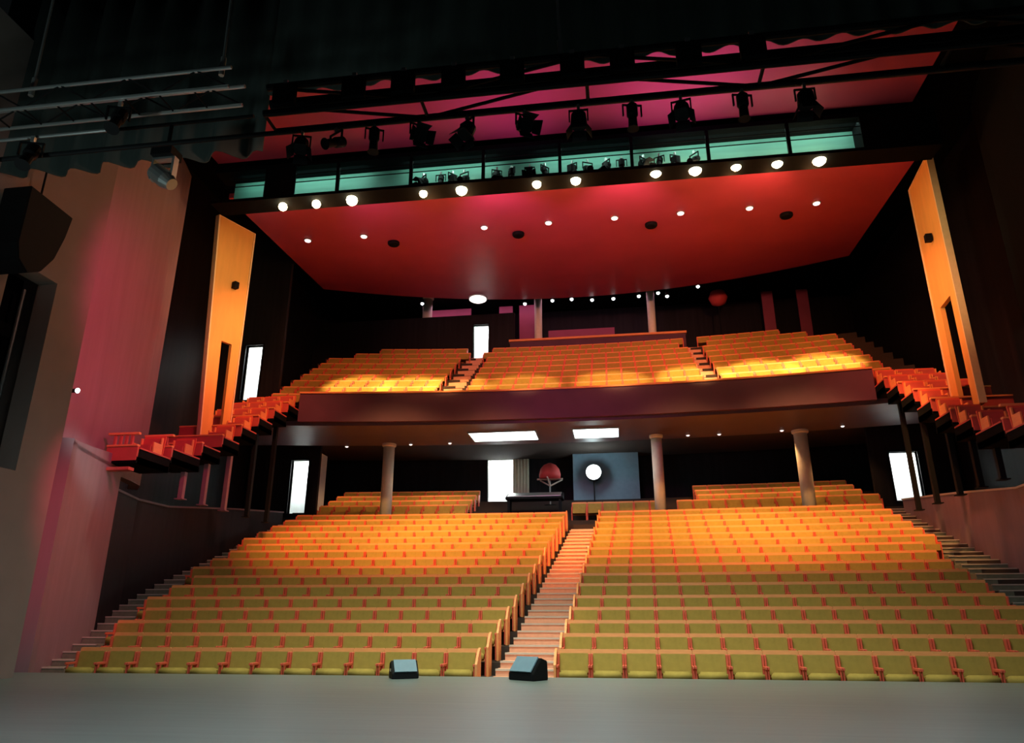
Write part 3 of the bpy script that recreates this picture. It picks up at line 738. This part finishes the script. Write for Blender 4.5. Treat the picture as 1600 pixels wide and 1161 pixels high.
# ---------------------------------------------------------------- stage rigging
def truss(name, x0, x1, y, z, h, label, r=0.035, step=0.55, m=None):
    e = empty(name, ((x0 + x1)/2, y, z), label, 'truss')
    a, b = x0 - (x0 + x1)/2, x1 - (x0 + x1)/2
    for yy in (-0.2, 0.2):
        for zz in (-h/2, h/2):
            q = MB(); q.tube((a, yy, zz), (b, yy, zz), r); q.build('chord', m or M['metal_black'], e)
    q = MB(); n = int((b - a) / step)
    for k in range(n):
        u, v = a + (b - a) * k / n, a + (b - a) * (k + 1) / n
        for yy in (-0.2, 0.2):
            q.tube((u, yy, -h/2 if k % 2 else h/2), (v, yy, h/2 if k % 2 else -h/2), r * 0.5, 6)
        q.tube((u, -0.2, -h/2), (u, 0.2, -h/2), r * 0.5, 6)
    q.build('lattice', M['metal_black'], e)
    return e
truss('lighting_truss', -4.6, 6.6, 8.0, 7.93, 0.44, 'long black lighting truss across the stage above the auditorium view', 0.05, 2.2)
truss('side_truss', -11.2, -5.2, 8.0, 8.42, 0.34, 'silver-edged truss section high on the left of the stage', 0.028, 0.5, M['steel'])
def pipe(name, a, b, r, m, label, cat='pipe'):
    o = MB(); o.tube(a, b, r, 10); ob = o.build(name, m); return tag(ob, label, cat)
pipe('lighting_pipe', (-11.5, 8.0, 7.52), (6.6, 8.0, 7.55), 0.035, M['metal_black'], 'thin lower pipe hanging under the black stage truss')
pipe('cable_tray', (-4.8, 8.3, 8.28), (7.0, 8.3, 8.28), 0.075, M['black'], 'black cable bundle lying along the top of the truss', 'cable')
pipe('flown_pipe', (-12.0, 7.9, 7.78), (-6.9, 7.9, 7.78), 0.025, M['steel'], 'bright steel pipe at the far left under the side truss')
for x, z0, tx in ((-8.6, 8.65, 'hoist cable nearest the left edge of the stage'), (-5.48, 8.65, 'bright hoist cable at the right end of the silver-edged truss'),
              (-0.47, 8.3, 'bright hoist cable above the middle of the long truss')):
    e = empty('hoist_cable', (x, 8.0, z0), tx, 'cable', 'cables hanging from the fly tower')
    q = MB(); q.tube((0, 0, 0.3), (-0.12, 0, 4.2), 0.02); q.build('wire', M['steel'], e)
    q = MB(); q.tube((0, 0, 0.0), (0, 0, 0.32), 0.04); q.build('shackle', M['steel'], e)
TL = [(-4.1, 'fresnel', 65, .3), (-3.6, 'profile', 35, -.5), (-3.05, 'profile', 90, .4), (-2.42, 'fresnel', 35, .6), (-1.75, 'fresnel', 65, -.6), (-0.97, 'fresnel', 35, .5),
      (-0.25, 'fresnel', 90, 0), (0.45, 'profile', 90, 0.2), (1.08, 'fresnel', 65, -.2), (1.85, 'profile', 90, .2), (2.62, 'fresnel', 90, 0)]
for k, (x, kd, t, rz) in enumerate(TL):
    lantern('stage_spotlight', (x, 8.0, 7.50), f'black stage lantern hanging under the long truss, {cardinal(k)} of eleven from the left', 'lanterns under the long truss', t, rz, kd, 0.62)
UX = [-4.3, -3.3, -2.6, -1.9, -1.1, -0.3, 0.35, 1.2, 2.0]
for k, x in enumerate(UX):
    e = empty('truss_clamp_box', (x, 7.75, 7.78), f'small black dimmer box fixed inside the long truss, {cardinal(k)} of nine from the left', 'dimmer box', 'boxes inside the long truss')
    q = MB(); q.box(-0.16, 0.16, -0.05, 0.05, 0, 0.34); q.build('case', M['black'], e, bevel=0.01)
    q = MB(); q.box(-0.03, 0.03, -0.02, 0.1, 0.34, 0.42); q.build('hook', M['steel'], e)
for k, (x, z) in enumerate(((-8.95, 7.72), (-8.2, 7.72), (-6.9, 8.2))):
    lantern('side_spotlight', (x, 7.85, z), f'small lantern hanging at the left under the side truss, {cardinal(k)} from the left edge', 'lanterns at the left side truss', 65, 0.3, 'profile', 0.8)
e = empty('moving_head_light', (-7.05, 9.2, 8.35), 'silver-grey moving head lantern hanging left of the proscenium', 'stage light')
q = MB(); q.box(-0.18, 0.18, -0.15, 0.15, -0.15, 0.0); q.tube((0, 0, -0.01), (0, 0, 0.5), 0.03); q.build('base', M['metal_black'], e)
pipe('fly_bar', (-11.2, 9.2, 8.88), (-5.6, 9.2, 8.88), 0.03, M['metal_black'], 'thin black fly bar carrying the silver-grey moving head lantern')
q = MB(); q.box(-0.20, -0.16, -0.06, 0.06, -0.55, -0.15); q.box(0.16, 0.20, -0.06, 0.06, -0.55, -0.15); q.box(-0.17, 0.17, -0.06, 0.06, -0.19, -0.152); q.build('yoke', M['steel'], e)
q = MB(); q.lathe([(0.08, -0.25), (0.15, -0.18), (0.15, 0.1), (0.10, 0.25)], 16, 0, Matrix.Translation((0, 0, -0.5)) @ Matrix.Rotation(R_(130), 4, 'Y')); q.build('head', M['steel'], e)

# drapes: pleated border and side legs
def drape(name, x0, x1, y, z0, z1, label, amp=0.10, pitch=0.45, m=None):
    mb = MB(); n = int((x1 - x0) / pitch * 8)
    f = lambda x: amp * math.sin(2 * PI * x / pitch) + 0.4 * amp * math.sin(2 * PI * x / (pitch * 2.7) + 1)
    pts = []
    for k in range(n + 1):
        x = x0 + (x1 - x0) * k / n; pts.append((x, f(x)))
    poly = pts + [(x, yy + 0.03) for x, yy in pts[::-1]]
    vs = []
    for (x, yy) in poly: vs.append((x - x0, yy, 0))
    for (x, yy) in poly: vs.append((x - x0, yy, z1 - z0))
    N = len(poly); fs = []
    for i in range(N): fs.append((i, (i+1) % N, N + (i+1) % N, N + i))
    m2 = n + 1
    for k in range(n):
        fs.append((k, N - 1 - k, N - 2 - k, k + 1)); fs.append((N + k, N + k + 1, 2*N - 2 - k, 2*N - 1 - k))
    mb.add(vs, fs)
    e = empty(name, (x0, y, z0), label, 'curtain')
    mb.build('cloth', m or M['drape'], e, smooth=True)
    q = MB(); q.tube((0, 0, z1 - z0 + 0.04), (x1 - x0, 0, z1 - z0 + 0.04), 0.03); q.build('batten', M['metal_black'], e)
    return e
drape('stage_border', -6.0, 8.7, 10.2, 10.2, 14.5, 'wide black pleated border curtain across the top of the opening', 0.06, 0.6)
drape('fly_curtain', -12.5, -6.1, 10.5, 9.15, 14.5, 'greenish black pleated curtain in the upper left above the silver truss', 0.14, 0.75)
drape('stage_leg', 7.6, 10.5, 14.2, 0.0, 14.6, 'black leg curtain at the far right of the opening', 0.1, 0.5) if False else None

# left: hanging speaker and lighting boom in the slot
e = empty('hanging_loudspeaker', (-11.0, 11.0, 7.3), 'bulky black curved loudspeaker hanging at the far left edge', 'loudspeaker')
q = MB()
prof = [(-0.55, 1.55), (-0.55, 0.35), (-0.45, 0.05), (-0.2, -0.12), (0.1, 0.05), (0.35, 0.45), (0.5, 1.0), (0.58, 1.5)]
vs = [(-0.3, a, b) for a, b in prof] + [(0.3, a, b) for a, b in prof]; m = len(prof)
q.add(vs, [tuple(range(m)), tuple(range(m, 2*m))[::-1]] + [(i, m+i, m+(i+1) % m, (i+1) % m) for i in range(m)]); q.build('cabinet', M['metal_black'], e, bevel=0.02)
q = MB(); q.tube((0, 0, 1.5), (0, 0, 5.0), 0.02); q.build('chain', M['metal_black'], e)
e = empty('lighting_boom', (-12.35, 12.25, 3.6), 'tall lighting boom with silver pipe inside the dark left slot', 'lighting boom')
q = MB(); q.tube((0.25, 0, 0.15), (0.25, 0, 4.0), 0.035); q.build('pipe', M['steel'], e)
for k, z in enumerate((0.9, 1.9, 2.9)):
    q = MB(); q.box(0.05, 0.2, -0.5, -0.02, z, z + 0.28); q.build('lantern', M['metal_black'], e, bevel=0.02)
q = MB(); q.box(0, 0.3, -0.2, 0.15, -0.0, 0.15); q.build('base', M['metal_black'], e)
# wall lamp and slim box on the left wall
e = empty('wall_lamp', (-13.05, 15.4, 6.4), 'tiny white glowing lamp on the purple left wall', 'lamp')
q = MB(); q.lathe([(0.02, -0.06), (0.05, -0.03), (0.05, 0.03), (0.02, 0.06)], 10); q.build('bulb', M['bulb_white'], e)
q = MB(); q.box(-0.22, -0.05, -0.04, 0.04, -0.04, 0.04); q.build('bracket', M['metal_black'], e)

# ---------------------------------------------------------------- stage monitors
def monitor(x, y, rz, sc, label, m2):
    e = empty('stage_monitor', (x, y, 0.001), label, 'loudspeaker', 'floor monitors at the stage edge', rz)
    e.scale = (sc, sc, sc)
    q = MB(); prof = [(-0.22, 0.0), (0.22, 0.0), (0.20, 0.34), (0.02, 0.40), (-0.22, 0.12)]
    vs = [(-0.32, a, b) for a, b in prof] + [(0.32, a, b) for a, b in prof]; m = len(prof)
    q.add(vs, [tuple(range(m))[::-1], tuple(range(m, 2*m))] + [(i, (i+1) % m, m+(i+1) % m, m+i) for i in range(m)]); q.build('cabinet', M['metal_black'], e, bevel=0.012)
    q = MB(); q.add([(-0.27,-0.225,0.15),(0.27,-0.225,0.15),(0.27,-0.0,0.405),(-0.27,-0.0,0.405),(-0.27,-0.245,0.165),(0.27,-0.245,0.165),(0.27,-0.02,0.42),(-0.27,-0.02,0.42)],
        [(0,3,2,1),(4,5,6,7),(0,1,5,4),(1,2,6,5),(2,3,7,6),(3,0,4,7)]); q.build('grille', m2, e)
    q = MB(); q.box(-0.334, -0.322, -0.06, 0.1, 0.16, 0.22); q.build('handle', M['steel'], e)
monitor(-4.08, 14.25, R_(28), 0.78, 'small black stage monitor left of the centre aisle', M['slate'])
monitor(-1.72, 14.2, R_(-35), 0.95, 'blue-grey stage monitor in front of the centre aisle', M['slate'])

# ---------------------------------------------------------------- small lamps in the balcony soffit
for k, (x, y) in enumerate(((-12.0, 30.9), (-9.0, 30.9), (-7.2, 30.9), (3.2, 30.9), (4.5, 30.9), (7.0, 30.6), (9.3, 30.2))):
    e = empty('soffit_lamp', (x, y, 8.5), f'tiny round lamp in the balcony soffit, {cardinal(k)} of seven from the left', 'lamp', 'tiny lamps in the balcony soffit')
    q = MB(); q.lathe([(0.05, -0.05), (0.07, -0.03), (0.07, -0.021)], 10); q.build('lens', M['downlight'], e)
    q = MB(); q.lathe([(0.10, -0.02), (0.10, -0.001)], 12); q.build('trim_ring', M['steel'], e)
    l = bpy.data.lights.new('lamp_light', 'SPOT'); l.energy = 260; l.color = (1, 0.5, 0.2); l.spot_size = R_(95); l.spot_blend = 0.8; l.shadow_soft_size = 0.06
    o = bpy.data.objects.new('lamp_light', l); COL.objects.link(o); o.parent = e; o.location = (0, 0, -0.12)
    o.rotation_euler = (R_(30), 0, 0)
